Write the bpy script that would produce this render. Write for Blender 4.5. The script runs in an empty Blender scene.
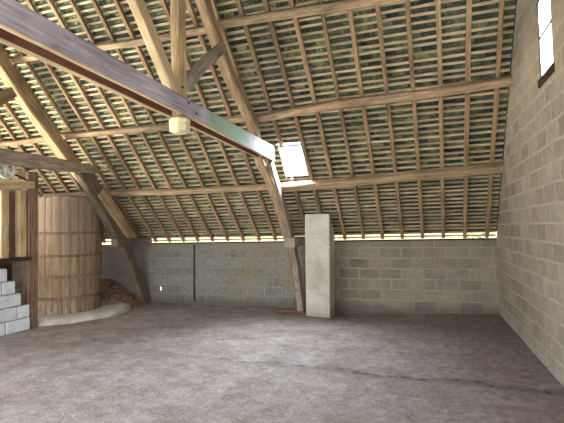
import bpy, bmesh, math, random
from mathutils import Vector, Matrix
from mathutils import noise as mnoise
R = random.Random(7)
scene = bpy.context.scene
col = scene.collection

# ------------------------------------------------------------------ helpers
def V(*a): return Vector(a)
ORD = ['first','second','third','fourth','fifth','sixth','seventh','eighth','ninth','tenth','eleventh','twelfth',
 'thirteenth','fourteenth','fifteenth','sixteenth','seventeenth','eighteenth','nineteenth']
TENS = {2:('twenty','twentieth'),3:('thirty','thirtieth'),4:('forty','fortieth'),5:('fifty','fiftieth'),6:('sixty','sixtieth')}
def ordinal(n):
    if n < 20: return ORD[n-1]
    t,o = divmod(n,10)
    return TENS[t][1] if o==0 else TENS[t][0]+'-'+ORD[o-1]

def link(name, bm, mat, parent=None, M=None, smooth=False):
    me = bpy.data.meshes.new(name)
    bmesh.ops.recalc_face_normals(bm, faces=bm.faces)
    bm.to_mesh(me); bm.free()
    if smooth:
        for p in me.polygons: p.use_smooth = True
    o = bpy.data.objects.new(name, me); col.objects.link(o)
    if mat: me.materials.append(mat)
    if parent is not None:
        o.parent = parent
        if M is not None:
            o.matrix_parent_inverse = Matrix.Identity(4)
            o.matrix_local = pm(parent).inverted() @ M
    elif M is not None: o.matrix_world = M
    return o
def pm(o):   # world matrix without depsgraph
    m = o.matrix_basis.copy()
    if o.parent is not None: m = pm(o.parent) @ m
    return m
def tag(o, label=None, cat=None, group=None, kind=None):
    if label: o['label'] = label
    if cat: o['category'] = cat
    if group: o['group'] = group
    if kind: o['kind'] = kind
    return o
def empty(name, loc, label, cat, group=None):
    o = bpy.data.objects.new(name, None); col.objects.link(o); o.location = loc
    o.empty_display_size = .1
    return tag(o, label, cat, group, 'thing')

def box(bm, x0, x1, y0, y1, z0, z1, bev=0.0):
    vs = [bm.verts.new((x,y,z)) for x in (x0,x1) for y in (y0,y1) for z in (z0,z1)]
    fs = [(0,1,3,2),(4,6,7,5),(0,4,5,1),(2,3,7,6),(0,2,6,4),(1,5,7,3)]
    faces = [bm.faces.new([vs[i] for i in f]) for f in fs]
    if bev > 0:
        es = {e for f in faces for e in f.edges}
        bmesh.ops.bevel(bm, geom=list(es), offset=bev, segments=1, affect='EDGES')

def loft(bm, rings, cap=True, closed=True):
    vv = [[bm.verts.new(p) for p in r] for r in rings]
    n = len(vv[0])
    for a, b in zip(vv, vv[1:]):
        for i in range(n if closed else n-1):
            j = (i+1) % n
            bm.faces.new((a[i], a[j], b[j], b[i]))
    if cap:
        bm.faces.new(list(reversed(vv[0]))); bm.faces.new(vv[-1])
    return vv

def section(w, h, c):   # chamfered rectangle, centred
    a, b = w/2, h/2
    return [(-a+c,-b),(a-c,-b),(a,-b+c),(a,b-c),(a-c,b),(-a+c,b),(-a,b-c),(-a,-b+c)]

def timber(name, pts, w, h, side, mat, wob=.006, chamf=None, step=.25, parent=None, seed=None, wh=None):
    """hewn timber swept along pts (centre line). w is measured along `side`, h across it. wh: optional list of (w,h) per point."""
    pts = [Vector(p) for p in pts]
    ax = (pts[-1]-pts[0]).normalized()
    sd = (side - ax*side.dot(ax)).normalized()
    up = ax.cross(sd)
    M = Matrix((( ax.x, sd.x, up.x, pts[0].x),(ax.y, sd.y, up.y, pts[0].y),(ax.z, sd.z, up.z, pts[0].z),(0,0,0,1)))
    Mi = M.inverted()
    # resample
    P, W = [], []
    for i in range(len(pts)-1):
        a, b = pts[i], pts[i+1]
        n = max(1, int((b-a).length/step))
        for k in range(n):
            t = k/n
            P.append(a.lerp(b, t))
            W.append((w,h) if wh is None else (wh[i][0]*(1-t)+wh[i+1][0]*t, wh[i][1]*(1-t)+wh[i+1][1]*t))
    P.append(pts[-1]); W.append((w,h) if wh is None else wh[-1])
    L = [Mi @ p for p in P]
    sx = (seed if seed is not None else R.random()*100)
    bm = bmesh.new(); rings = []
    for i, p in enumerate(L):
        t = (L[min(i+1,len(L)-1)]-L[max(i-1,0)]).normalized()
        s2 = (Vector((0,1,0)) - t*t.y).normalized(); u2 = t.cross(s2)
        cw, ch = W[i]
        c = chamf if chamf is not None else min(cw,ch)*.1
        ring = []
        for k,(a,b) in enumerate(section(cw, ch, c)):
            q = p + s2*a + u2*b
            nz = mnoise.noise_vector(Vector((sx+p.x*1.3, k*.7, sx*.3)))
            ring.append(q + nz*wob)
        rings.append(ring)
    loft(bm, rings)
    return link(name, bm, mat, parent, M)

def lathe(bm, prof, seg=24, centre=(0,0,0), axis='z', a0=0, a1=2*math.pi, cap=False):
    full = abs(a1-a0-2*math.pi) < 1e-6
    n = seg if full else seg+1
    rings = []
    for r, z in prof:
        ring = []
        for i in range(n):
            a = a0+(a1-a0)*i/seg
            p = Vector((r*math.cos(a), r*math.sin(a), z))
            if axis == 'x': p = Vector((p.z, p.x, p.y))
            if axis == 'y': p = Vector((p.x, p.z, p.y))
            ring.append(p+Vector(centre))
        rings.append(ring)
    return loft(bm, rings, cap=cap, closed=full)

def bolt(x, y, z, parent, r=.010, mat=None):
    bm = bmesh.new()
    lathe(bm, [(r*1.5,0),(r*1.5,.004),(r,.006),(r,.016)], 8, axis='x', cap=True)
    return link('bolt', bm, mat, parent, Matrix.Translation((x,y,z)))

# ------------------------------------------------------------------ materials
class NT:
    def __init__(s, name):
        s.m = bpy.data.materials.new(name); s.m.use_nodes = True
        s.t = s.m.node_tree; s.n = s.t.nodes
        s.b = s.n['Principled BSDF']; s.out = s.n['Material Output']
        s.b.inputs['Specular IOR Level'].default_value = .15
    def new(s, t, **kw):
        n = s.n.new(t)
        for k, v in kw.items():
            if k in n.inputs: n.inputs[k].default_value = v
            else: setattr(n, k, v)
        return n
    def l(s, a, b): s.t.links.new(a, b)
    def coords(s, scale=(1,1,1), which='Object'):
        tc = s.new('ShaderNodeTexCoord'); mp = s.new('ShaderNodeMapping'); mp.inputs['Scale'].default_value = scale
        s.l(tc.outputs[which], mp.inputs['Vector']); return mp.outputs[0]
    def noise(s, vec, scale, detail=4, rough=.6, dist=0):
        n = s.new('ShaderNodeTexNoise'); n.inputs['Scale'].default_value = scale; n.inputs['Detail'].default_value = detail
        n.inputs['Roughness'].default_value = rough; n.inputs['Distortion'].default_value = dist
        s.l(vec, n.inputs['Vector']); return n.outputs['Fac']
    def ramp(s, fac, stops):
        r = s.new('ShaderNodeValToRGB'); e = r.color_ramp.elements
        e[0].position, e[0].color = stops[0][0], (*stops[0][1],1)
        e[1].position, e[1].color = stops[-1][0], (*stops[-1][1],1)
        for p, c in stops[1:-1]:
            x = e.new(p); x.color = (*c,1)
        s.l(fac, r.inputs[0]); return r.outputs[0]
    def mix(s, fac, a, b, mode='MIX'):
        m = s.new('ShaderNodeMix', data_type='RGBA', blend_type=mode)
        for sock, v in ((m.inputs[0],fac),(m.inputs[6],a),(m.inputs[7],b)):
            if hasattr(v,'links'): s.l(v, sock)
            elif isinstance(v,(int,float)): sock.default_value = v
            else: sock.default_value = (*v,1) if len(v)==3 else v
        return m.outputs[2]
    def math(s, op, a, b=0, clamp=False):
        m = s.new('ShaderNodeMath', operation=op, use_clamp=clamp)
        for i, v in enumerate((a,b)):
            if hasattr(v,'links'): s.l(v, m.inputs[i])
            else: m.inputs[i].default_value = v
        return m.outputs[0]
    def maprange(s, v, a, b, c=0, d=1):
        m = s.new('ShaderNodeMapRange'); s.l(v, m.inputs[0])
        for i, x in zip((1,2,3,4),(a,b,c,d)): m.inputs[i].default_value = x
        return m.outputs[0]
    def bump(s, h, strength=.4, dist=.01):
        b = s.new('ShaderNodeBump'); b.inputs['Strength'].default_value = strength; b.inputs['Distance'].default_value = dist
        s.l(h, b.inputs['Height']); s.l(b.outputs[0], s.b.inputs['Normal'])
    def done(s, c, rough=.85):
        if hasattr(c,'links'): s.l(c, s.b.inputs['Base Color'])
        else: s.b.inputs['Base Color'].default_value = (*c,1)
        s.b.inputs['Roughness'].default_value = rough
        return s.m
def lin(r,g,b):
    f = lambda c: (c/255/12.92 if c/255 <= .04045 else ((c/255+.055)/1.055)**2.4)
    return (f(r),f(g),f(b))

def wood(name, dark, mid, light, var=.25, grain=1.0, extra=None):
    t = NT(name)
    oi = t.new('ShaderNodeObjectInfo')
    tc = t.new('ShaderNodeTexCoord'); add = t.new('ShaderNodeVectorMath', operation='ADD')
    cmb = t.new('ShaderNodeCombineXYZ'); r10 = t.math('MULTIPLY', oi.outputs['Random'], 37.)
    t.l(r10, cmb.inputs[0]); t.l(r10, cmb.inputs[1])
    t.l(tc.outputs['Object'], add.inputs[0]); t.l(cmb.outputs[0], add.inputs[1])
    mp = t.new('ShaderNodeMapping'); mp.inputs['Scale'].default_value = (1.2*grain, 16*grain, 16*grain)
    t.l(add.outputs[0], mp.inputs[0])
    n1 = t.noise(mp.outputs[0], 2.2, 6, .65, .6)
    n2 = t.noise(add.outputs[0], 2.0, 3, .5)
    c = t.ramp(n1, [(.3,dark),(.5,mid),(.72,light)])
    blot = t.maprange(n2, .35, .7, .72, 1.18)
    c = t.mix(1.0, c, t.mix(blot, (.0,.0,.0), (1,1,1)), 'MULTIPLY')
    v = t.maprange(oi.outputs['Random'], 0, 1, 1-var, 1+var*.5)
    hs = t.new('ShaderNodeHueSaturation'); t.l(c, hs.inputs['Color']); t.l(v, hs.inputs['Value'])
    c = hs.outputs[0]
    if extra: c = extra(t, c, tc.outputs['Object'])
    t.bump(n1, .35, .006)
    return t.done(c, .8)

M = {}
M['rafter'] = wood('rafter_wood', lin(98,74,52), lin(142,116,86), lin(174,150,118), .2)
M['batten'] = wood('batten_wood', lin(132,110,82), lin(178,156,124), lin(208,190,158), .3, 1.3)
M['purlin'] = wood('purlin_wood', lin(108,86,62), lin(154,130,100), lin(186,164,132), .15)
M['oak'] = wood('old_oak', lin(100,80,56), lin(150,126,94), lin(182,160,126), .12)
M['oak_dark'] = wood('dark_oak', lin(70,59,50), lin(106,92,78), lin(132,118,102), .08)
M['post_oak'] = wood('yellow_oak', lin(136,108,72), lin(182,152,110), lin(206,182,142), .08)
M['oak_grey'] = wood('grey_oak', lin(104,92,82), lin(150,134,118), lin(182,168,152), .1)
M['red_wood'] = wood('reddish_post', lin(82,62,50), lin(130,106,88), lin(162,138,118), .1)
M['pale_wood'] = wood('pale_wood', lin(146,120,82), lin(186,162,122), lin(210,190,154), .08)
M['shade_wood'] = wood('shaded_red_brown_wood', lin(86,54,42), lin(112,72,56), lin(132,92,74), .05)
M['cream'] = wood('cream_wood', lin(196,178,130), lin(224,208,162), lin(238,226,188), .03)
M['dark_wood'] = wood('dark_wood', lin(38,26,20), lin(66,48,36), lin(96,72,54), .1)
M['twig'] = wood('twig_wood', lin(80,58,38), lin(124,94,62), lin(160,128,90), .4, 3)
def tie_extra(t, c, oc):
    sp = t.new('ShaderNodeSeparateXYZ'); t.l(oc, sp.inputs[0])
    n = t.noise(oc, 5, 4)
    x = t.math('ADD', sp.outputs[0], t.math('MULTIPLY', t.math('SUBTRACT', n, .5), .9))
    g1 = t.maprange(x, 3.5, 3.8); g2 = t.maprange(x, 5.1, 4.8)
    g = t.math('MULTIPLY', t.math('MULTIPLY', g1, g2, True), .75)
    c = t.mix(g, c, lin(120,150,112))
    w = t.maprange(x, 5.0, 5.7)
    return t.mix(w, c, lin(190,182,176))
M['tie'] = wood('tie_beam_wood', lin(136,124,128), lin(172,160,166), lin(198,188,192), .05, 1.0, tie_extra)

def simple(name, c, rough=.6, metal=0):
    t = NT(name); n = t.noise(t.coords(), 9, 4)
    t.b.inputs['Metallic'].default_value = metal
    return t.done(t.mix(t.maprange(n,.3,.7,0,.35), c, tuple(x*.55 for x in c)), rough)
M['iron'] = simple('dark_iron', lin(52,46,46), .6, .3)
M['zinc'] = simple('zinc', lin(150,152,156), .5, .6)

def blocks(name, axis, pal, mortar, warp_amt=.045, bw=.4, bh=.2, msize=.011, soft=.35, stains=None, z0=0.0):
    t = NT(name)
    tc = t.new('ShaderNodeTexCoord'); sp = t.new('ShaderNodeSeparateXYZ'); t.l(tc.outputs['Object'], sp.inputs[0])
    cb = t.new('ShaderNodeCombineXYZ'); t.l(sp.outputs[axis], cb.inputs[0])
    t.l(t.math('ADD', sp.outputs[2], 10-z0), cb.inputs[1])
    warp = t.new('ShaderNodeVectorMath', operation='ADD')
    nv = t.new('ShaderNodeTexNoise'); nv.inputs['Scale'].default_value = 3.; nv.inputs['Detail'].default_value = 5
    t.l(tc.outputs['Object'], nv.inputs['Vector'])
    sc = t.new('ShaderNodeVectorMath', operation='SCALE'); sc.inputs['Scale'].default_value = warp_amt
    sb = t.new('ShaderNodeVectorMath', operation='SUBTRACT'); sb.inputs[1].default_value = (.5,.5,.5)
    t.l(nv.outputs['Color'], sb.inputs[0]); t.l(sb.outputs[0], sc.inputs[0])
    t.l(cb.outputs[0], warp.inputs[0]); t.l(sc.outputs[0], warp.inputs[1])
    br = t.new('ShaderNodeTexBrick'); br.offset = .5
    br.inputs['Scale'].default_value = 1; br.inputs['Brick Width'].default_value = bw; br.inputs['Row Height'].default_value = bh
    br.inputs['Mortar Size'].default_value = msize; br.inputs['Mortar Smooth'].default_value = soft
    br.inputs['Color1'].default_value = (0,0,0,1); br.inputs['Color2'].default_value = (1,1,1,1); br.inputs['Mortar'].default_value = (.5,.5,.5,1)
    t.l(warp.outputs[0], br.inputs['Vector'])
    c = t.ramp(br.outputs['Color'], [(0,pal[0]),(.35,pal[1]),(.7,pal[2]),(1,pal[3])])
    n1 = t.noise(tc.outputs['Object'], 2.2, 6, .65); n2 = t.noise(tc.outputs['Object'], 26, 5, .7)
    mc = t.mix(t.maprange(n1,.35,.65), mortar, tuple(x*.72 for x in mortar))
    mf = t.math('MULTIPLY', br.outputs['Fac'], t.maprange(n1,.35,.62,1,.25))
    c = t.mix(mf, c, mc)
    c = t.mix(1., c, t.mix(t.maprange(n2,.25,.75,0,1), (.74,.74,.74), (1.14,1.14,1.14)), 'MULTIPLY')
    c = t.mix(1., c, t.mix(t.maprange(n1,.3,.7,0,1), (.72,.73,.72), (1.12,1.1,1.08)), 'MULTIPLY')
    if stains: c = stains(t, c, sp, n1, n2)
    h = t.math('ADD', t.math('MULTIPLY', br.outputs['Fac'], -.6), t.math('MULTIPLY', n2, .5))
    t.bump(h, .7, .012)
    return t.done(c, .95)

def back_stains_haze(t, c, sp, n1, n2):
    # left bays: rough grey stone with bluish haze light painted in; right bay: newer block; darker foot
    gl = t.maprange(sp.outputs[0], -2.2, -1.8, 1, 0)
    c = t.mix(t.math('MULTIPLY', gl, t.maprange(n1,.3,.6,.1,.6)), c, t.mix(t.maprange(n2,.3,.7), lin(88,86,80), lin(158,154,144)))
    g = t.maprange(t.math('ADD', sp.outputs[0], t.math('MULTIPLY', n1, 1.2)), -2.4, -1.4, 1, 0)
    c = t.mix(t.math('MULTIPLY', g, .8), c, t.mix(1., c, (.8,.88,.93), 'MULTIPLY'))
    e = t.maprange(t.math('ADD', sp.outputs[0], t.math('MULTIPLY', n1, .5)), -6.0, -5.7, 1, 0)
    c = t.mix(t.math('MULTIPLY', e, .75), c, t.mix(n2, lin(92,82,80), lin(134,122,118)))
    o = t.math('MULTIPLY', t.maprange(n1,.48,.6), t.maprange(sp.outputs[0],-4.5,-3.2))
    o = t.math('MULTIPLY', o, t.maprange(sp.outputs[0],-2.2,-2.6))
    c = t.mix(t.math('MULTIPLY', o, .6), c, lin(124,104,72))
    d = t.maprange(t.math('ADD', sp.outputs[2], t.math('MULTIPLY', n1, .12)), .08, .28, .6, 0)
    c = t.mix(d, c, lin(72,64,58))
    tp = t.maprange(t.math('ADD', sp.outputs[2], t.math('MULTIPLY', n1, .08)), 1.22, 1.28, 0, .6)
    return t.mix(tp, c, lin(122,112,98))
M['back_wall'] = blocks('back_block_wall', 0, (lin(120,112,98),lin(136,127,112),lin(146,136,121),lin(130,127,112)), lin(168,158,142), msize=.019, soft=.5, stains=back_stains_haze)
def right_stains(t, c, sp, n1, n2):
    d = t.maprange(t.math('ADD', sp.outputs[2], t.math('MULTIPLY', n1, .5)), .25, .5, .7, 0)
    c = t.mix(t.math('MULTIPLY', d, t.maprange(n2,.4,.55)), c, lin(178,170,160))
    e = t.maprange(t.math('ADD', sp.outputs[1], t.math('MULTIPLY', n1, .4)), 8.2, 8.5, 0, .7)
    c = t.mix(e, c, lin(160,148,122))
    return c
M['right_wall'] = blocks('right_block_wall', 1, (lin(144,133,116),lin(158,146,128),lin(166,154,136),lin(150,139,122)), lin(198,188,170), msize=.016, stains=right_stains)
M['left_wall'] = blocks('left_block_wall', 1, (lin(120,114,102),lin(140,134,120),lin(150,142,128),lin(132,124,110)), lin(160,152,138))

def cement(name, a, b, c3, stain=None):
    t = NT(name); oc = t.coords()
    n1 = t.noise(oc, 2.5, 6, .6); n2 = t.noise(oc, 30, 4, .7)
    c = t.ramp(n1, [(.3,a),(.5,b),(.7,c3)])
    c = t.mix(1., c, t.mix(t.maprange(n2,.3,.7), (.86,.86,.86), (1.08,1.08,1.08)), 'MULTIPLY')
    if stain: c = stain(t, c, oc, n1)
    t.bump(t.math('ADD', n1, t.math('MULTIPLY', n2, .4)), .4, .01)
    return t.done(c, .9)
def pillar_joints(t, c, oc, n1):
    sp = t.new('ShaderNodeSeparateXYZ'); t.l(oc, sp.inputs[0])
    z = t.math('FRACT', t.math('DIVIDE', sp.outputs[2], .47))
    j = t.math('MULTIPLY', t.maprange(z, .03, .0), .35)
    c = t.mix(j, c, lin(120,116,104))
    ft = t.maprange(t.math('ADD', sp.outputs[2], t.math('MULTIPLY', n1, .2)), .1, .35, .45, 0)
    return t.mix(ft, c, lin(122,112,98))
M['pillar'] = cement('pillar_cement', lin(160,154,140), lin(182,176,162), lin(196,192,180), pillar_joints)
M['apron'] = cement('pale_concrete', lin(150,142,134), lin(184,176,168), lin(204,198,190))
M['white_block'] = cement('whitewashed_block', lin(178,180,180), lin(200,204,206), lin(214,218,222))
M['mortar'] = cement('grey_mortar', lin(120,118,116), lin(140,140,140), lin(156,156,156))
M['earth'] = cement('rubble_earth', lin(88,64,50), lin(128,98,80), lin(158,130,110))
M['stone'] = cement('brown_stone', lin(110,88,72), lin(144,118,98), lin(170,146,126))
M['terracotta'] = cement('terracotta', lin(130,74,48), lin(168,104,72), lin(186,128,96))

def floor_mat():
    t = NT('concrete_floor'); oc = t.coords()
    sp = t.new('ShaderNodeSeparateXYZ'); t.l(oc, sp.inputs[0])
    n0 = t.noise(oc, .55, 5, .6); n1 = t.noise(oc, 2.6, 7, .68); n2 = t.noise(oc, 32, 6, .75); n3 = t.noise(oc, 95, 3, .6)
    n4 = t.noise(oc, 9, 6, .8); n5 = t.noise(oc, 1.1, 6, .7, .5)
    c = t.ramp(n1, [(.28,lin(132,121,115)),(.46,lin(156,146,141)),(.62,lin(174,165,161)),(.8,lin(192,184,180))])
    c = t.mix(1., c, t.mix(t.maprange(n4,.32,.68), (.62,.6,.58), (1.2,1.2,1.2)), 'MULTIPLY')
    c = t.mix(1., c, t.mix(t.maprange(n2,.3,.7), (.55,.54,.52), (1.3,1.3,1.3)), 'MULTIPLY')
    c = t.mix(1., c, t.mix(t.maprange(n3,.3,.7), (.7,.7,.7), (1.22,1.22,1.22)), 'MULTIPLY')
    # dark crumbs
    k0 = t.math('MULTIPLY', t.maprange(n2,.60,.66), t.maprange(n4,.48,.6))
    c = t.mix(t.math('MULTIPLY', k0, .6), c, lin(66,54,48))
    # brown dirt towards the right back corner and beside the right wall
    x = t.math('ADD', sp.outputs[0], t.math('MULTIPLY', t.math('SUBTRACT', n0, .5), 2.2))
    d = t.maprange(x, -1.4, .8, 0, .62)
    c = t.mix(d, c, t.mix(t.maprange(n4,.35,.65), lin(78,64,54), lin(138,121,108)))
    # brown patches
    p = t.math('MULTIPLY', t.maprange(n5, .56, .63), t.maprange(n4,.4,.6,.15,.75))
    c = t.mix(p, c, t.mix(n2, lin(82,66,54), lin(132,112,98)))
    # ragged dark crack across the slab
    cr = t.math('ADD', sp.outputs[1], t.math('MULTIPLY', sp.outputs[0], .05))
    cr = t.math('ADD', cr, t.math('MULTIPLY', t.math('SUBTRACT', n1, .5), .55))
    cd = t.math('ABSOLUTE', t.math('SUBTRACT', cr, 4.72))
    k = t.math('MULTIPLY', t.maprange(cd, .0, .11, 1, 0), t.maprange(n4,.42,.58))
    k = t.math('MULTIPLY', k, t.maprange(sp.outputs[0], -4.0, -.8, .15, 1.))
    c = t.mix(k, c, lin(44,38,36))
    h = t.math('ADD', t.math('MULTIPLY', n2, .7), t.math('ADD', t.math('MULTIPLY', n3, .4), t.math('MULTIPLY', n1, 1.2)))
    h = t.math('ADD', t.math('SUBTRACT', h, t.math('MULTIPLY', k, .6)), n4)
    t.bump(h, .55, .02)
    t.b.inputs['Specular IOR Level'].default_value = .25
    return t.done(c, .72)
M['floor'] = floor_mat()

def slate_mat():
    t = NT('slate_tiles'); oc = t.coords()
    at = t.new('ShaderNodeAttribute'); at.attribute_name = 'tile'
    n1 = t.noise(oc, 2.3, 6, .7); n2 = t.noise(oc, 16, 5, .7)
    c = t.ramp(at.outputs['Fac'], [(0,lin(40,50,48)),(.3,lin(62,74,66)),(.6,lin(90,102,78)),(.85,lin(122,130,92)),(1,lin(152,150,110))])
    mo = t.math('MULTIPLY', t.maprange(n1,.5,.66), t.maprange(n2,.4,.6))
    sp = t.new('ShaderNodeSeparateXYZ'); t.l(oc, sp.inputs[0])
    mo = t.math('MULTIPLY', mo, t.maprange(sp.outputs[0], -3.5, .5, .95, .6))
    c = t.mix(mo, c, lin(146,154,106))
    n3 = t.noise(oc, 45, 4, .7)
    c = t.mix(1., c, t.mix(t.maprange(n2,.3,.7), (.45,.45,.45), (1.3,1.3,1.3)), 'MULTIPLY')
    c = t.mix(1., c, t.mix(t.maprange(n3,.3,.7), (.6,.6,.58), (1.3,1.28,1.22)), 'MULTIPLY')
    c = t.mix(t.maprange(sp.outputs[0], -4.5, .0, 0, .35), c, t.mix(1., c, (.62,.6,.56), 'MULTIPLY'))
    t.bump(n2, .3, .006)
    return t.done(c, .75)
M['slate'] = slate_mat()

def barrel_mat():
    t = NT('vat_staves'); oc = t.coords()
    sp = t.new('ShaderNodeSeparateXYZ'); t.l(oc, sp.inputs[0])
    at = t.new('ShaderNodeAttribute'); at.attribute_name = 'stave'
    cb = t.new('ShaderNodeCombineXYZ')
    t.l(t.math('ADD', t.math('MULTIPLY', sp.outputs[0], 14), t.math('MULTIPLY', at.outputs['Fac'], 50)), cb.inputs[0])
    t.l(t.math('MULTIPLY', sp.outputs[1], 14), cb.inputs[1]); t.l(t.math('MULTIPLY', sp.outputs[2], 1.6), cb.inputs[2])
    n1 = t.noise(cb.outputs[0], 1.6, 6, .65, .4); n2 = t.noise(oc, 3.0, 5, .6)
    c = t.ramp(n1, [(.28,lin(100,82,64)),(.5,lin(132,110,86)),(.74,lin(158,136,110))])
    v = t.maprange(at.outputs['Fac'], 0, 1, .85, 1.08)
    c = t.mix(1., c, t.mix(v, (0,0,0), (1,1,1)), 'MULTIPLY')
    up = t.maprange(t.math('ADD', sp.outputs[2], t.math('MULTIPLY', n2, .8)), 1.6, 2.3, 0, .55)
    c = t.mix(up, c, lin(122,108,94))
    lo = t.math('MULTIPLY', t.maprange(sp.outputs[2], .5, .0, 0, 1), t.maprange(n1, .45, .6))
    c = t.mix(t.math('MULTIPLY', lo, .5), c, lin(176,160,142))
    t.bump(n1, .4, .008)
    return t.done(c, .85)
M['stave'] = barrel_mat()
M['hoop'] = wood('vat_hoop', lin(82,66,54), lin(118,96,80), lin(144,120,100), .1)

def glass_mat():
    t = NT('window_glass'); t.n.remove(t.b)
    tr = t.new('ShaderNodeBsdfTransparent'); tr.inputs[0].default_value = (.93,.95,.97,1)
    gl = t.new('ShaderNodeBsdfGlossy'); gl.inputs['Roughness'].default_value = .1
    mx = t.new('ShaderNodeMixShader'); mx.inputs[0].default_value = .06
    t.l(tr.outputs[0], mx.inputs[1]); t.l(gl.outputs[0], mx.inputs[2]); t.l(mx.outputs[0], t.out.inputs['Surface'])
    return t.m
M['glass'] = glass_mat()
def frosted():
    t = NT('frosted_pane'); t.n.remove(t.b)
    tl = t.new('ShaderNodeBsdfTranslucent'); tl.inputs[0].default_value = (.95,.96,.97,1)
    t.l(tl.outputs[0], t.out.inputs['Surface']); return t.m
M['frosted'] = frosted()
M['leaf'] = simple('ivy_leaf', lin(110,140,60), .6)
M['paint_white'] = simple('pale_paint', lin(206,200,186), .6)
M['green_metal'] = simple('pale_green_metal', lin(150,176,146), .6)
M['grass'] = simple('grass_bank', lin(150,150,100), .9)

# ------------------------------------------------------------------ geometry of the place
S = 1.28; D = 8.393; Z0 = 1.32
CA = 1/math.sqrt(1+S*S); SA = S*CA
XR = 1.258; XL = -9.9
YR = 4.0                      # ridge
SMAX = (D-YR)/CA
def roof(x, s, off=0.0): return Vector((x, D - s*CA + off*SA, Z0 + s*SA + off*CA))
NR = Vector((0, SA, CA)); UR = Vector((0,-CA,SA)); XA = Vector((1,0,0))
ZR = roof(0,SMAX).z
NEAR_CUT = 1.2                # the near roof slope stops here: open side behind the viewer

# --- floor
bm = bmesh.new()
nx, ny = 70, 64
def floor_z(x, y):
    w = max(0, min(1, (y-7.0)/1.3)); w = w*w*(3-2*w)
    b = -.11*math.exp(-((x+1.3)/1.2)**2) - .025*math.exp(-((x+4.8)/1.6)**2)
    return b*w
gv = [[bm.verts.new((XL-.3+(XR+.5-XL)*i/nx, -1.5+(D+1.7)*j/ny, 0)) for j in range(ny+1)] for i in range(nx+1)]
for r in gv:
    for v in r:
        v.co.z = floor_z(v.co.x, v.co.y) + .012*mnoise.noise(v.co*1.1)
for i in range(nx):
    for j in range(ny): bm.faces.new((gv[i][j],gv[i+1][j],gv[i+1][j+1],gv[i][j+1]))
tag(link('floor', bm, M['floor'], smooth=True), kind='structure')

# --- back wall (with the slit where daylight comes through)
bm = bmesh.new()
slx0, slx1, slz0, slz1 = -5.755, -5.715, .23, .345
def hexa(bm, xi0, xi1, xo0, xo1, z0, z1):
    q = [bm.verts.new(p) for p in ((xi0,D,z0),(xi1,D,z0),(xo1,D+.22,z0),(xo0,D+.22,z0),(xi0,D,z1),(xi1,D,z1),(xo1,D+.22,z1),(xo0,D+.22,z1))]
    for f in ((0,1,2,3),(7,6,5,4),(0,4,5,1),(1,5,6,2),(2,6,7,3),(3,7,4,0)): bm.faces.new([q[i] for i in f])
WT = 1.325
hexa(bm, XL-.2, slx0, XL-.2, slx0-.17, -.3, WT); hexa(bm, slx1, XR+.2, slx1-.15, XR+.2, -.3, WT)
hexa(bm, slx0, slx1, slx0-.17, slx1-.15, -.3, slz0); hexa(bm, slx0, slx1, slx0-.17, slx1-.15, slz1, WT)
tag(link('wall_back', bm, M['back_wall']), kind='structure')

bm = bmesh.new(); box(bm, -6.0, XR, D-.012, D+.16, WT+.001, WT+.028, .004)
o = link('wall_plate', bm, M['dark_wood'], None); tag(o, 'thin dark timber plate along the top of the back wall', 'wall plate', None, 'thing')
# --- gable walls
def gable(name, xi, xo, holes, mat):
    bm = bmesh.new()
    def topz(y):
        z = min(Z0+S*(D-y), ZR-(ZR-Z0)*(YR-y)/(YR+.6)) if y < YR else Z0+S*(D-y)
        return z
    ys = [-.6+i*.16 for i in range(int((D+.8)/.16)+1)]
    for h in holes: ys += [h[0],h[1]]
    ys = sorted(set([round(y,3) for y in ys if y <= D+.2]+[YR]))
    for a, b in zip(ys, ys[1:]):
        ja = .06 + .03*mnoise.noise(Vector((a*3,xi,0))) ; jb = .06 + .03*mnoise.noise(Vector((b*3,xi,0)))
        segs = [(-.1,None)]
        for h in holes:
            if a >= h[0]-1e-4 and b <= h[1]+1e-4:
                segs = [(-.1,h[2]),(h[3],None)]
        for z0, z1 in segs:
            za = z1 if z1 is not None else topz(a)+ja; zb = z1 if z1 is not None else topz(b)+jb
            if z0 > min(za,zb)-.02: continue
            q = [bm.verts.new((x,y,z)) for x in (xi,xo) for (y,z) in ((a,z0),(b,z0),(b,zb),(a,za))]
            for f in ((0,1,2,3),(4,7,6,5),(0,4,5,1),(2,6,7,3),(1,5,6,2),(0,3,7,4)): bm.faces.new([q[i] for i in f])
    bmesh.ops.remove_doubles(bm, verts=bm.verts, dist=.0005)
    # drop internal partitions between columns
    dup = {}
    for f in bm.faces: dup.setdefault(tuple(sorted(v.index for v in f.verts)), []).append(f)
    return tag(link(name, bm, mat), kind='structure')
WY0, WY1, WZ0, WZ1 = 4.64, 5.13, 3.10, 3.98
gable('wall_right', XR, XR+.25, [(WY0,WY1,WZ0,WZ1)], M['right_wall'])
gable('wall_left', XL, XL-.25, [(2.2,4.8,-.1,2.3)], M['left_wall'])

# --- window in the right gable
bm = bmesh.new()
fx0, fx1 = XR+.004, XR+.06
b = .03
box(bm, fx0,fx1, WY0, WY0+b, WZ0, WZ1); box(bm, fx0,fx1, WY1-b, WY1, WZ0, WZ1)
box(bm, fx0,fx1, WY0+b, WY1-b, WZ1-b, WZ1); box(bm, fx0,fx1, WY0+b, WY1-b, WZ0, WZ0+b)
w = tag(link('window_1', bm, M['dark_wood']), kind='structure')
bm = bmesh.new(); box(bm, fx0-.002, fx1-.02, WY0+b, WY1-b, 3.555, 3.58); link('glazing_bar', bm, M['dark_wood'], w)
bm = bmesh.new(); box(bm, fx0+.006, fx0+.010, WY0+b, WY1-b, WZ0+b, WZ1-b); link('pane', bm, M['frosted'], w)
bm = bmesh.new(); box(bm, XR-.02, fx0, WY0-.03, WY1+.02, WZ0-.05, WZ0+.035, .006); link('window_sill', bm, M['dark_wood'], w)

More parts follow.
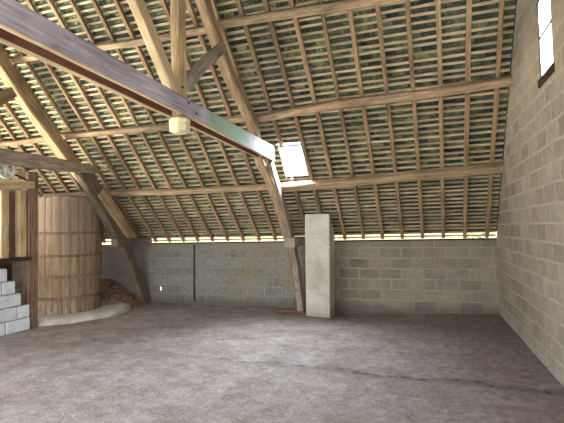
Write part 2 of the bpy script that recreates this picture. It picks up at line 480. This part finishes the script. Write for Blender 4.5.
# --- roof covering: courses of slates, with the skylight opening
SKX0, SKX1, SK0, SK1 = -2.40, -1.94, 1.53, 2.17
bm = bmesh.new(); tv = []
lay = bm.faces.layers.float.new('tilef')
tw = .175; PITCH = .1
i = 0
s = .10
while s < SMAX-.02:
    x = XR + .2 - (i%2)*tw*.5 - R.random()*.03
    while x > XL-.3:
        wd = tw*(.93+R.random()*.1)
        x0, x1 = x-wd, x
        sl = min(.265, SMAX+.02-s); keep = True
        sa = s
        if s+sl > SK0+.01 and s < SK1-.02:
            if x1 > SKX0 and x0 < SKX1:
                if x0 < SKX0-.03: x1 = SKX0
                elif x1 > SKX1+.03: x0 = SKX1
                elif s < SK0-.03: sl = SK0-s
                else: keep = False
        if keep:
            j0, j1 = (R.uniform(-.006,.006), R.uniform(-.006,.006)) if i else (0,0)
            lift = R.uniform(0,.008)
            P = [roof(x0,s+j0,.120+lift), roof(x1,s+j1,.120+lift+R.uniform(-.004,.004)), roof(x1,s+sl,.1015), roof(x0,s+sl,.1015)]
            f = bm.faces.new([bm.verts.new(p) for p in P]); f[lay] = min(1,max(0,R.gauss(.36,.22)))
        x -= wd
    s += PITCH; i += 1
me_faces = [f[lay] for f in bm.faces]
rc = link('ceiling', bm, M['slate'])
at = rc.data.attributes.new('tile','FLOAT','FACE')
for k, v in enumerate(me_faces): at.data[k].value = v
tag(rc, kind='structure')

# --- near roof slope (behind and above the viewer)
bm = bmesh.new()
def nz(y): return ZR-(ZR-Z0)*(YR-y)/(YR+.6)
q = [(XR+.25,YR,ZR+.2),(XL-.25,YR,ZR+.2),(XL-.25,NEAR_CUT,nz(NEAR_CUT)+.2),(XR+.25,NEAR_CUT,nz(NEAR_CUT)+.2)]
vs = [bm.verts.new(p) for p in q]+[bm.verts.new((p[0],p[1],p[2]+.05)) for p in q]
for f in ((0,1,2,3),(7,6,5,4),(0,4,5,1),(1,5,6,2),(2,6,7,3),(3,7,4,0)): bm.faces.new([vs[i] for i in f])
q = [(XR+.25,NEAR_CUT,nz(NEAR_CUT)+.2),(-3,NEAR_CUT,nz(NEAR_CUT)+.2),(-3,-.7,nz(-.7)+.2),(XR+.25,-.7,nz(-.7)+.2)]  # unseen lower part, closed on the right to dim the roof there
vs = [bm.verts.new(p) for p in q]+[bm.verts.new((p[0],p[1],p[2]+.05)) for p in q]
for f in ((0,1,2,3),(7,6,5,4),(0,4,5,1),(1,5,6,2),(2,6,7,3),(3,7,4,0)): bm.faces.new([vs[i] for i in f])
nr = link('ceiling_near', bm, M['slate']); tag(nr, kind='structure')

# --- skylight
sk = empty('skylight', roof((SKX0+SKX1)/2, SK0, .1), 'bright glass skylight let into the slates above the lower purlin', 'skylight')
def roofbox(bm, x0,x1,s0,s1,o0,o1):
    q = [bm.verts.new(roof(x,s,o)) for x in (x0,x1) for s in (s0,s1) for o in (o0,o1)]
    for f in ((0,1,3,2),(4,6,7,5),(0,4,5,1),(2,3,7,6),(0,2,6,4),(1,5,7,3)): bm.faces.new([q[i] for i in f])
bm = bmesh.new(); fw = .022
roofbox(bm, SKX0,SKX0+fw,SK0,SK1,.075,.15); roofbox(bm, SKX1-fw,SKX1,SK0,SK1,.075,.15)
roofbox(bm, SKX0+fw,SKX1-fw,SK0,SK0+fw,.075,.15); roofbox(bm, SKX0+fw,SKX1-fw,SK1-fw,SK1,.075,.15)
link('skylight_frame', bm, M['zinc'], sk, Matrix.Identity(4))
bm = bmesh.new(); roofbox(bm, SKX0+fw,SKX1-fw,SK0+fw,SK1-fw,.13,.136)
link('pane', bm, M['glass'], sk, Matrix.Identity(4))

# --- rafters
def raft_x(k, s): return 1.097 - .3643*k - s*(.004+.0058*k)
for k in range(27):
    segs = [(0.055, 6.9)]
    if k == 9: segs = [(0.055, SK0-.01),(SK1+.01, 6.9)]
    for si, (s0, s1) in enumerate(segs):
        pts = [roof(raft_x(k,s), s, .034) for s in (s0, (s0*2+s1)/3+R.uniform(-.2,.2), (s0+2*s1)/3, s1)]
        pts[1].x += R.uniform(-.012,.012); pts[2].x += R.uniform(-.012,.012)
        wd = R.uniform(.055,.068)
        o = timber('rafter', pts, wd, .064, XA, M['rafter'], .004, step=.4)
        where = 'counting from the right-hand block gable'
        lab = f'brown sawn roof rafter, {ordinal(k+1)} {where}'
        if k == 0: lab = 'brown sawn roof rafter closest to the right-hand block gable'
        if k == 9: lab = ['short lower length of roof rafter running from wall top to the skylight','upper length of roof rafter starting at the top edge of the skylight'][si]
        tag(o, lab, 'rafter', 'rafters of the roof slope', 'thing')

# --- battens
NB = 56
for i in range(NB):
    s = (.045 + .084*i if i < 18 else 1.473 + .104*(i-17)) + (R.uniform(-.007,.007) if i else 0)
    spans = [(XR-.01, XL+.05)]
    if SK0-.04 < s < SK1+.04: spans = [(XR-.01, SKX1+.005),(SKX0-.005, XL+.05)]
    for si, (xa, xb) in enumerate(spans):
        n = max(2,int(abs(xa-xb)/1.4))
        pts = [roof(xa+(xb-xa)*j/n, s+(R.uniform(-.007,.007)), .081) for j in range(n+1)]
        o = timber('roof_batten', pts, .030 if i < 18 else .038, .024, UR, M['batten'], .002, chamf=.003, step=.7)
        lab = f'thin pale roof batten across the rafters, {ordinal(i+1)} row up from the back wall'
        if len(spans) == 2:
            lab = f'thin pale roof batten ending at the {"right" if si==0 else "left"} side of the skylight, {ordinal(i+1)} row up'
        tag(o, lab, 'batten', 'battens under the slates', 'thing')

# --- purlins
def purlin(pts, w, t, lab, mat=None):
    # pts: (x, s_top, t offset)
    P = [roof(x, st - w/2, -t/2-.004) for x, st in pts]
    o = timber('purlin', P, t, w, NR, mat or M['purlin'], .008, chamf=.018, step=.4)
    return tag(o, lab, 'purlin', 'purlins under the rafters', 'thing')
purlin([(XR,1.61),(0,1.567),(-1.27,1.50),(-2.62,1.475)], .13,.16, 'heavy brown lower purlin from the right gable to the middle truss, beneath the skylight')
purlin([(-2.40-.25,1.475),(-4.6,1.478),(-6.4,1.54)], .10,.12, 'pale lower purlin between the middle truss and the curved truss leg by the vat')
purlin([(XR,3.0),(0.04,2.945),(-1.3,2.95),(-2.62,2.85)], .12,.14, 'brown middle purlin spanning from the right gable to the middle truss')
purlin([(-2.66,2.86),(-4.1,2.87),(-6.72,2.925)], .10,.10, 'pale middle purlin between the two trusses, passing behind the tie beam')
purlin([(XR,4.30),(-.9,4.345),(-1.69,4.375),(-2.78,4.41)], .12,.13, 'brown upper purlin at the top, right of the middle truss')
purlin([(-2.82,4.36),(-4.25,4.365),(-5.85,4.44),(-7.0,4.45)], .10,.12, 'pale upper purlin between the trusses, left of the king post')
purlin([(-6.6,2.93),(-8.0,2.9),(XL,2.95)], .10,.10, 'pale middle purlin running left from the curved truss above the wheel')
purlin([(-6.45,1.55),(-8.2,1.55),(XL,1.55)], .11,.12, 'shaded lower purlin behind the top of the wooden vat')

# --- middle truss (T1)
TX = -2.45
P = [(TX-.03, 1.0, 3.04),(TX-.03,1.9,3.025),(TX-.03,4.2,2.995),(TX-.03,7.1,2.955)]
tf = timber('tie_beam', P, .052, .225, XA, M['tie'], .004, chamf=.006, wh=[(.052,.2),(.052,.21),(.052,.2),(.052,.27)])
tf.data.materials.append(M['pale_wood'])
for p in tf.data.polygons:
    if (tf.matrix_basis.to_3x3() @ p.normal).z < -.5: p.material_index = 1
tag(tf, 'long grey tie beam plank with greenish stain on the near side of the king post', 'beam', None, 'thing')
for y,z in ((4.16,3.05),(4.33,2.97),(6.72,2.99),(6.9,2.92)): bolt(TX-.004, y, z, tf, mat=M['iron'])
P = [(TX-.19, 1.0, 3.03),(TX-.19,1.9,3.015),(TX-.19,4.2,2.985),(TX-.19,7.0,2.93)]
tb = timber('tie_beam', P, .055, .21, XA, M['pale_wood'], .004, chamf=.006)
tb.data.materials.append(M['shade_wood'])  # inner face coloured darker for the shade between the two planks
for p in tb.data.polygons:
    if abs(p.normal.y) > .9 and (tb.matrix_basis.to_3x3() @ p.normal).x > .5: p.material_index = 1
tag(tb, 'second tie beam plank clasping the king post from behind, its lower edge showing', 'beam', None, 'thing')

# king post
kp = timber('king_post', [(-2.557,4.14,2.89),(-2.557,4.14,4.2),(-2.557,4.12,ZR-.1)], .105, .17, XA, M['post_oak'], .004)
tag(kp, 'upright wooden king post rising from the middle tie beam to the ridge', 'post', None, 'thing')
bm = bmesh.new()
lathe(bm, [(.07,-.10),(.115,-.075),(.118,.05),(.09,.075)], 8, cap=True)
f = link('king_post_foot', bm, M['cream'], kp, Matrix.Translation((-2.545,4.12,2.80)) @ Matrix.Rotation(.39,4,'Z'))
f['label'] = 'pale cream eight-sided lower end'
bolt(-2.503, 4.12, 3.22, kp, mat=M['iron'])
# struts
o = timber('strut', [(-2.56,4.05,3.12),(-2.56,3.4,3.83),(-2.56,2.35,4.95)], .10, .15, XA, M['pale_wood'], .004)
tag(o, 'slanting strut from king post foot rising toward the upper left', 'strut', 'struts of the king posts', 'thing')
o = timber('strut', [(-2.55,4.24,3.27),(-2.58,4.7,3.68),(-2.63,5.42,4.24)], .10, .13, XA, M['oak_grey'], .004)
tag(o, 'short grey strut from king post foot to the rafter on its right', 'strut', 'struts of the king posts', 'thing')
# principal rafter
def principal(rows, w, h, mat, lab):
    P = [roof(x - w/2, s, off - h/2) for x, s, off in rows]
    o = timber('principal_rafter', P, w, h, XA, mat, .012, chamf=.02, step=.3)
    return tag(o, lab, 'rafter', 'principal rafters of the trusses', 'thing')
def s_of(y, z):  # slope distance
    return (D-y)*CA + (z-Z0)*SA
principal([(-2.42,.15,-.19),(-2.44,1.0,-.19),(-2.47,1.75,-.19),(-2.56,2.1,-.19),(-2.53,2.85,-.19),(-2.70,3.7,-.19),(-2.76,4.45,-.19),(-2.80,6.6,-.19)], .15, .2, M['oak'],
    'thick principal rafter of the middle truss, passing left of the skylight')
# leg
o = timber('truss_leg', [(-2.34,8.20,-.06),(-2.40,8.06,.9),(-2.45,7.84,1.5),(-2.50,7.42,2.15),(-2.53,6.98,2.78)], .15, .2, XA, M['oak_grey'], .012, chamf=.02,
   wh=[(.13,.17),(.14,.18),(.15,.2),(.15,.2),(.14,.2)])
tag(o, 'slanting middle truss leg beside the cement pillar, lit white by the skylight', 'post', 'legs of the trusses', 'thing')
o = timber('sole_beam', [(-2.36,7.55,1.345),(-2.36,8.38,1.36)], .2, .17, XA, M['oak_grey'], .008, chamf=.015)
tag(o, 'short horizontal timber stub between middle truss leg and wall top, beside the pillar', 'beam', 'sole beams of the trusses', 'thing')

# --- left truss (T2)
principal([(-6.03,.42,-.20),(-6.08,1.0,-.22),(-6.16,1.62,-.25),(-6.4,2.2,-.24),(-6.55,2.75,-.2),(-6.70,3.6,-.2),(-6.80,4.4,-.2),(-6.95,6.6,-.2)], .17, .26, M['oak'],
    'thick principal rafter of the left truss above the vat')
o = timber('truss_leg', [(-6.06,8.24,.03),(-6.10,8.05,.5),(-6.16,7.66,1.4),(-6.24,7.32,1.9),(-6.28,7.0,2.38),(-6.30,6.62,2.86)], .17, .3, XA, M['oak_dark'], .015, chamf=.03,
   wh=[(.15,.24),(.15,.25),(.16,.3),(.17,.34),(.17,.36),(.16,.36)])
tag(o, 'curved dark oak truss leg standing right of the wooden vat', 'post', 'legs of the trusses', 'thing')
o = timber('sole_beam', [(-6.03,7.2,1.40),(-6.03,8.39,1.39)], .15, .17, XA, M['oak_dark'], .008, chamf=.02)
tag(o, 'horizontal timber tying the curved leg to the wall top right of the vat', 'beam', 'sole beams of the trusses', 'thing')
o = timber('tie_beam', [(-6.21,1.0,2.86),(-6.21,4.8,2.835),(-6.21,6.0,2.86),(-6.21,6.88,2.875)], .12, .25, XA, M['oak_grey'], .008, chamf=.02, wh=[(.12,.25),(.12,.25),(.12,.22),(.12,.16)])
tag(o, 'grey tie beam of the left truss, over the pale spoked wheel', 'beam', None, 'thing')
o = timber('strut', [(-6.75,5.5,4.12),(-6.75,4.6,3.35),(-6.75,4.2,3.0)], .10, .17, XA, M['oak'], .006)
tag(o, 'short slanting strut end meeting the principal rafter of the left truss', 'strut', 'struts of the king posts', 'thing')

# --- cement pillar
bm = bmesh.new()
px0,px1,py0,py1 = -2.115,-1.64,7.78,8.25
ztop = 1.885
zb2 = Z0+S*(D-py1)-.03
ring = lambda z, yb, dx: [(px0+dx,py0,z),(px1+dx,py0,z),(px1+dx,yb,z),(px0+dx,yb,z)]
vs = [bm.verts.new(p) for p in [(px0-.02,py0,-.12),(px1-.04,py0,-.12),(px1-.04,py1,-.12),(px0-.02,py1,-.12)]]
vt = [bm.verts.new(p) for p in [(px0,py0,ztop),(px1,py0,ztop-.01),(px1,py1,zb2),(px0,py1,zb2)]]
# (rear top edge is cut to follow the rafters)
for i in range(4):
    j=(i+1)%4; bm.faces.new((vs[i],vs[j],vt[j],vt[i]))
bm.faces.new(vt); bm.faces.new(vs[::-1])
bmesh.ops.bevel(bm, geom=bm.edges[:], offset=.012, segments=2, affect='EDGES')
bmesh.ops.subdivide_edges(bm, edges=[e for e in bm.edges if e.calc_length()>.4], cuts=5, use_grid_fill=True)
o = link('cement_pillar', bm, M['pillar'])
tag(o, 'pale square cement pillar standing in front of the back block wall', 'pillar', None, 'thing')

# --- wooden vat
BC = Vector((-6.95, 6.92, 0.0))
vat = empty('wooden_vat', BC, 'tall round wooden vat of upright staves on a concrete base', 'vat')
def vr(z): # radius
    return .592 + .055*math.sin(max(0,min(1,z/2.3))*math.pi*.72)
NS = 26
fac = []
bm = bmesh.new()
for i in range(NS):
    a0 = 2*math.pi*i/NS+.006; a1 = 2*math.pi*(i+1)/NS-.006
    ztp = 2.33 + R.uniform(-.035,.02); v = R.random(); dr = R.uniform(-.008,.008)
    rings = []
    for j in range(9):
        z = .02+(ztp-.02)*j/8; r = vr(z)+dr
        rings.append([((r-q)*math.cos(a), (r-q)*math.sin(a), z) for a, q in ((a0,.006),((a0*2+a1)/3,0),((a0+2*a1)/3,0),(a1,.006),(a1,.05),(a0,.05))])
    n0 = len(bm.faces); loft(bm, rings)
    fac += [v]*(len(bm.faces)-n0)
st = link('staves', bm, M['stave'], vat, Matrix.Translation(BC))
at = st.data.attributes.new('stave','FLOAT','FACE')
for k, v in enumerate(fac): at.data[k].value = v
for z, h in ((.36,.06),(.78,.05),(1.18,.045),(1.62,.05)):
    bm = bmesh.new()
    lathe(bm, [(vr(z)-.005,z-h/2),(vr(z)+.022,z-h/2+.006),(vr(z)+.024,z+h/2-.006),(vr(z)-.005,z+h/2)], 48)
    link('hoop', bm, M['hoop'], vat, Matrix.Translation(BC))
bm = bmesh.new(); lathe(bm, [(.0,2.2),(.56,2.2),(.56,2.235),(.0,2.235)], 32)
bmesh.ops.remove_doubles(bm, verts=bm.verts, dist=.001)
link('lid', bm, M['hoop'], vat, Matrix.Translation(BC))
# loose boards on the vat
for (ang, off, ln, zz, lab) in ((-.72,-.30,1.0,2.372,'loose board lying across the front of the vat top'),):
    d = Vector((math.cos(.78),math.sin(.78),0)); nrm = Vector((d.y,-d.x,0))
    c = BC + nrm*.40 + Vector((0,0,zz))
    o = timber('board', [c-d*.42, c+d*.36], .16, .03, nrm, M['oak_grey'], .004, chamf=.004)
    tag(o, lab, 'board', None, 'thing')
# concrete base of the vat
bm = bmesh.new()
rings = []
for r, z in ((1.24,-.02),(1.22,.06),(1.08,.095),(.75,.10),(.3,.02)):
    ring = []
    for i in range(40):
        a = 2*math.pi*i/40; k = 1+.05*mnoise.noise(Vector((math.cos(a)*1.5,math.sin(a)*1.5,r*2)))
        rr = r*k
        ring.append(BC+Vector((rr*math.cos(a), min(rr*math.sin(a), D-BC.y-.05), z)))
    rings.append(ring)
loft(bm, rings)
o = link('concrete_base', bm, M['apron'], smooth=True)
tag(o, 'low rounded pale concrete base under the wooden vat', 'base', None, 'thing')

# --- partition of white blocks and timber frame at far left
PXF = -6.38
bm = bmesh.new(); bmm = bmesh.new()
rows = [(5.545,0),(5.54,1),(5.38,0),(5.27,1),(5.13,0)]
for r,(yend,o2) in enumerate(rows):
    z = .0+.215*r; y = yend
    first = True
    while y > 2.8:
        ln = .45 if not (first and o2) else .24
        first = False
        box(bm, PXF-.19+R.uniform(-.004,.004), PXF+R.uniform(-.006,.006), max(2.75,y-ln)+.008, y-.006, z+.008, z+.207, .012)
        y -= ln
    box(bmm, PXF-.185, PXF-.012, 2.76, yend-.02, z, z+.212)
wp = link('wall_partition', bm, M['white_block']); tag(wp, kind='structure')
link('mortar_joints', bmm, M['mortar'], wp, Matrix.Identity(4))

o = timber('post', [(-6.53,5.66,.0),(-6.53,5.66,1.3),(-6.52,5.66,2.70)], .17, .2, XA, M['red_wood'], .006, chamf=.015)
tag(o, 'reddish brown upright post between the white block partition and the vat', 'post', None, 'thing')

fr = empty('wooden_trestle', (-6.55,5.0,1.22), 'pale wooden trestle of crossbeam and uprights standing over the white blocks', 'trestle')
o = timber('crossbeam', [(-6.45,4.0,2.28),(-6.45,5.62,2.475)], .16, .13, XA, M['pale_wood'], .005)
o.parent = fr; o.matrix_parent_inverse = pm(fr).inverted()
for y, w in ((5.13,.14),(5.46,.13)):
    o = timber('upright', [(-6.50,y,1.235),(-6.50,y,2.33 if y<5.2 else 2.37)], .12, w, XA, M['pale_wood'], .005)
    o.parent = fr; o.matrix_parent_inverse = pm(fr).inverted()
bm = bmesh.new(); box(bm, -6.62,-6.585, 5.16,5.54,1.24,2.34)
o = link('infill_board', bm, M['red_wood']); o.parent = fr; o.matrix_parent_inverse = pm(fr).inverted()
bm = bmesh.new()
for k in range(7): box(bm, -6.80,-6.77, 4.3+k*.176, 4.3+k*.176+.17, 0, 1.16, .004)  # dark planks added for the deep shade under the shelf
o = link('shade_panel', bm, M['dark_wood']); tag(o, 'added dark panel for the shade behind the stepped white blocks, under the shelf', 'panel', None, 'thing')
o = timber('shelf_plank', [(-6.52,3.0,1.2),(-6.52,5.55,1.2)], .34, .055, XA, M['dark_wood'], .008, chamf=.008)
tag(o, 'dark rough shelf plank under the pale trestle, above the white blocks', 'shelf', None, 'thing')

# block of wood on the crossbeam + machine with wheel
o = timber('wood_block', [(-6.5,5.42,2.545),(-6.5,5.42,2.705)], .14, .18, XA, M['pale_wood'], .004)
tag(o, 'small pale wood block standing on the crossbeam end, under the grey tie beam', 'block', None, 'thing')
wc = Vector((-6.41,5.12,2.68))
wh = empty('spoked_wheel', wc, 'pale spoked handwheel above the crossbeam at the left edge', 'wheel')
bm = bmesh.new()
seg = 28
lathe(bm, [(.125,-.018),(.155,-.018),(.155,.018),(.125,.018),(.125,-.018)], seg, axis='x')
link('rim', bm, M['paint_white'], wh, Matrix.Translation(wc))
bm = bmesh.new(); lathe(bm, [(.035,-.03),(.035,.03)], 14, axis='x', cap=True)
link('hub', bm, M['paint_white'], wh, Matrix.Translation(wc))
for k in range(6):
    a = k*math.pi/3+.3
    d = Vector((0,math.cos(a),math.sin(a)))
    timber('spoke', [wc+d*.03, wc+d*.128], .018, .026, XA, M['paint_white'], 0, chamf=.003, parent=wh)
bm = bmesh.new(); box(bm, -6.66,-6.62, 4.3,5.36,2.44,2.74,.004)
o = link('metal_plate', bm, M['green_metal']); tag(o, 'pale green metal plate behind the spoked wheel', 'plate', None, 'thing')
o = timber('lever', [(-6.43,5.28,2.62),(-6.41,5.50,2.54)], .02, .025, XA, M['dark_wood'], .002, chamf=.004)
tag(o, 'short dark lever lying on the crossbeam beside the wheel', 'lever', None, 'thing')

# --- iron bar against the wall
o = timber('iron_bar', [(-4.855,8.36,.05),(-4.86,8.372,.5),(-4.845,8.372,1.29)], .025, .022, XA, M['iron'], .003, chamf=.004)
tag(o, 'thin dark upright iron bar against the back wall between the trusses', 'bar', None, 'thing')

# --- rubble behind the vat
bm = bmesh.new()
def hill(x,y):
    return .46*math.exp(-((x+7.2)/.55)**2)*max(0,min(1,(y-7.55)/.6)) + .06*math.exp(-((x+6.5)/.6)**2)*max(0,min(1,(y-7.7)/.5))
g = [[bm.verts.new((-8.3+2.4*i/40, 7.45+.89*j/16, 0)) for j in range(17)] for i in range(41)]
for r in g:
    for v in r: v.co.z = hill(v.co.x, v.co.y)*(1+.5*mnoise.noise(v.co*5)) -.015 + .012*mnoise.noise(v.co*14)
for i in range(40):
    for j in range(16): bm.faces.new((g[i][j],g[i+1][j],g[i+1][j+1],g[i][j+1]))
# broken pieces buried in it belong to the same uncountable heap
for k in range(60):
    x = -7.1+R.uniform(-.6,.75); y = R.uniform(7.85,8.24); z = hill(x,y)
    m = Matrix.Translation((x,y,z+.01)) @ Matrix.Rotation(R.uniform(0,6),4,'Z') @ Matrix.Rotation(R.uniform(-.7,.7),4,'X')
    sx,sy,sz = R.uniform(.03,.11),R.uniform(.03,.08),R.uniform(.015,.04)
    nb = bmesh.new(); box(nb,-sx,sx,-sy,sy,-sz,sz,.008); nb.transform(m)
    tmp = bpy.data.meshes.new('t'); nb.to_mesh(tmp); nb.free(); bm.from_mesh(tmp); bpy.data.meshes.remove(tmp)
o = link('rubble_heap', bm, M['earth'])
tag(o, 'heap of reddish earth and broken tile against the wall behind the vat', 'rubble', None, 'stuff')

# --- loose stones and sticks
def stone(x,y,r,mat,lab,grp=None,fl=.6):
    bm = bmesh.new(); bmesh.ops.create_icosphere(bm, subdivisions=2, radius=r)
    sd = R.random()*50
    for v in bm.verts:
        v.co *= 1+.35*mnoise.noise(v.co/r*.9+Vector((sd,0,0))); v.co.z *= fl
    o = link('stone', bm, mat, None, Matrix.Translation((x,y,floor_z(x,y)+r*fl*.6)))
    return tag(o, lab, 'stone', grp, 'thing')
stone(-2.62,8.02,.06,M['stone'],'small brown stone at the foot of the middle truss leg')
stone(-2.28,8.06,.05,M['earth'],'small dark stone between the middle truss leg and the pillar')
stone(-6.35,7.72,.07,M['terracotta'],'reddish stone on the floor between vat and curved leg')
for (a,b,lab) in (((-2.72,7.85,.03),(-2.35,7.97,.05),'longest broken stick at the foot of the middle truss leg'),
                  ((-2.6,7.92,.06),(-2.33,7.83,.03),'short stick lying across another at the middle truss leg')):
    a=Vector(a);b=Vector(b); a.z+=floor_z(a.x,a.y); b.z+=floor_z(b.x,b.y)
    tag(timber('stick',[a,(a+b)/2+Vector((0,.01,.008)),b],.02,.018,Vector((0,0,1)),M['twig'],.004), lab,'stick','sticks on the floor','thing')

# --- ivy at the eaves near the gable
bm = bmesh.new()
for k in range(150):
    p = Vector((R.uniform(.72,1.2), D+R.uniform(.06,.22), R.uniform(1.31,1.44)))
    q = Matrix.Translation(p) @ Matrix.Rotation(R.uniform(0,6.3),4,'Z') @ Matrix.Rotation(R.uniform(-1.2,1.2),4,'X') @ Matrix.Scale(R.uniform(.014,.026),4)
    vs = [bm.verts.new(q @ Vector(c)) for c in ((0,-1,0),(.8,-.3,.1),(.5,.6,0),(0,1.2,-.1),(-.5,.6,0),(-.8,-.3,.1))]
    bm.faces.new(vs)
o = link('ivy', bm, M['leaf']); tag(o, 'ivy leaves creeping through the eaves gap at the right gable', 'ivy', None, 'stuff')

# --- ground outside, seen through the gaps
bm = bmesh.new()
vs = [bm.verts.new(p) for p in ((-30,D+.5,-.1),(12,D+.5,-.1),(12,40,2.2),(-30,40,2.2))]
bm.faces.new(vs)
o = link('ground_outside', bm, M['grass']); tag(o, kind='structure')

# ------------------------------------------------------------------ light
world = bpy.data.worlds.new('sky'); scene.world = world; world.use_nodes = True
wn = world.node_tree
bg = wn.nodes['Background']
bg.inputs[0].default_value = (.94,.97,1.0,1); bg.inputs[1].default_value = 4.6

def area(name, loc, target, sx, sy, power, color, spread=None):
    l = bpy.data.lights.new(name,'AREA'); l.shape='RECTANGLE'; l.size=sx; l.size_y=sy; l.energy=power; l.color=color
    if spread: l.spread = math.radians(spread)
    o = bpy.data.objects.new(name,l); col.objects.link(o); o.location = loc
    o.rotation_euler = (Vector(target)-Vector(loc)).to_track_quat('-Z','Y').to_euler(); return o
area('skylight_daylight', roof((SKX0+SKX1)/2,(SK0+SK1)/2,.35), roof((SKX0+SKX1)/2,(SK0+SK1)/2,-1), .46,.64, 210, (.84,.91,1))
area('window_daylight', (XR+.7,(WY0+WY1)/2+.1,(WZ0+WZ1)/2+.1), (XR,(WY0+WY1)/2,(WZ0+WZ1)/2), .5,.9, 120, (1,1,1))
area('doorway_daylight', (-9.6,3.6,1.2), (-5.5,4.3,5.0), 2.4, 1.6, 330, (1,.93,.76), 105)
area('added_right_fill', (1.1,-.4,1.3), (-3,5.2,2.2), 1.6, 1.9, 230, (.98,.97,1))  # unseen lamp added to light the tie beam's right face and the floor

# ------------------------------------------------------------------ camera
cam = bpy.data.cameras.new('camera'); co = bpy.data.objects.new('camera', cam); col.objects.link(co)
f, cx, cy = 423., 282., 211.5
d1 = Vector((422-cx, 226-cy, f)).normalized()
d2 = -Vector((-1000-cx, 259-cy, f)); d2 = (d2 - d1*d2.dot(d1)).normalized()
d3 = d2.cross(d1)
if d3.y > 0: d3 = -d3
# columns d2,d1,d3 are world X,Y,Z in camera axes (x right, y down, z forward)
right = Vector((d2.x,d1.x,d3.x)); down = Vector((d2.y,d1.y,d3.y)); fwd = Vector((d2.z,d1.z,d3.z))
rot = Matrix((right, -down, -fwd)).transposed().to_4x4()
co.matrix_world = Matrix.Translation((0,0,1.6)) @ rot
cam.sensor_fit = 'HORIZONTAL'; cam.sensor_width = 36; cam.lens = f*36/564
cam.clip_start = .05
scene.camera = co
scene.view_settings.view_transform = 'Standard'
scene.view_settings.exposure = .62
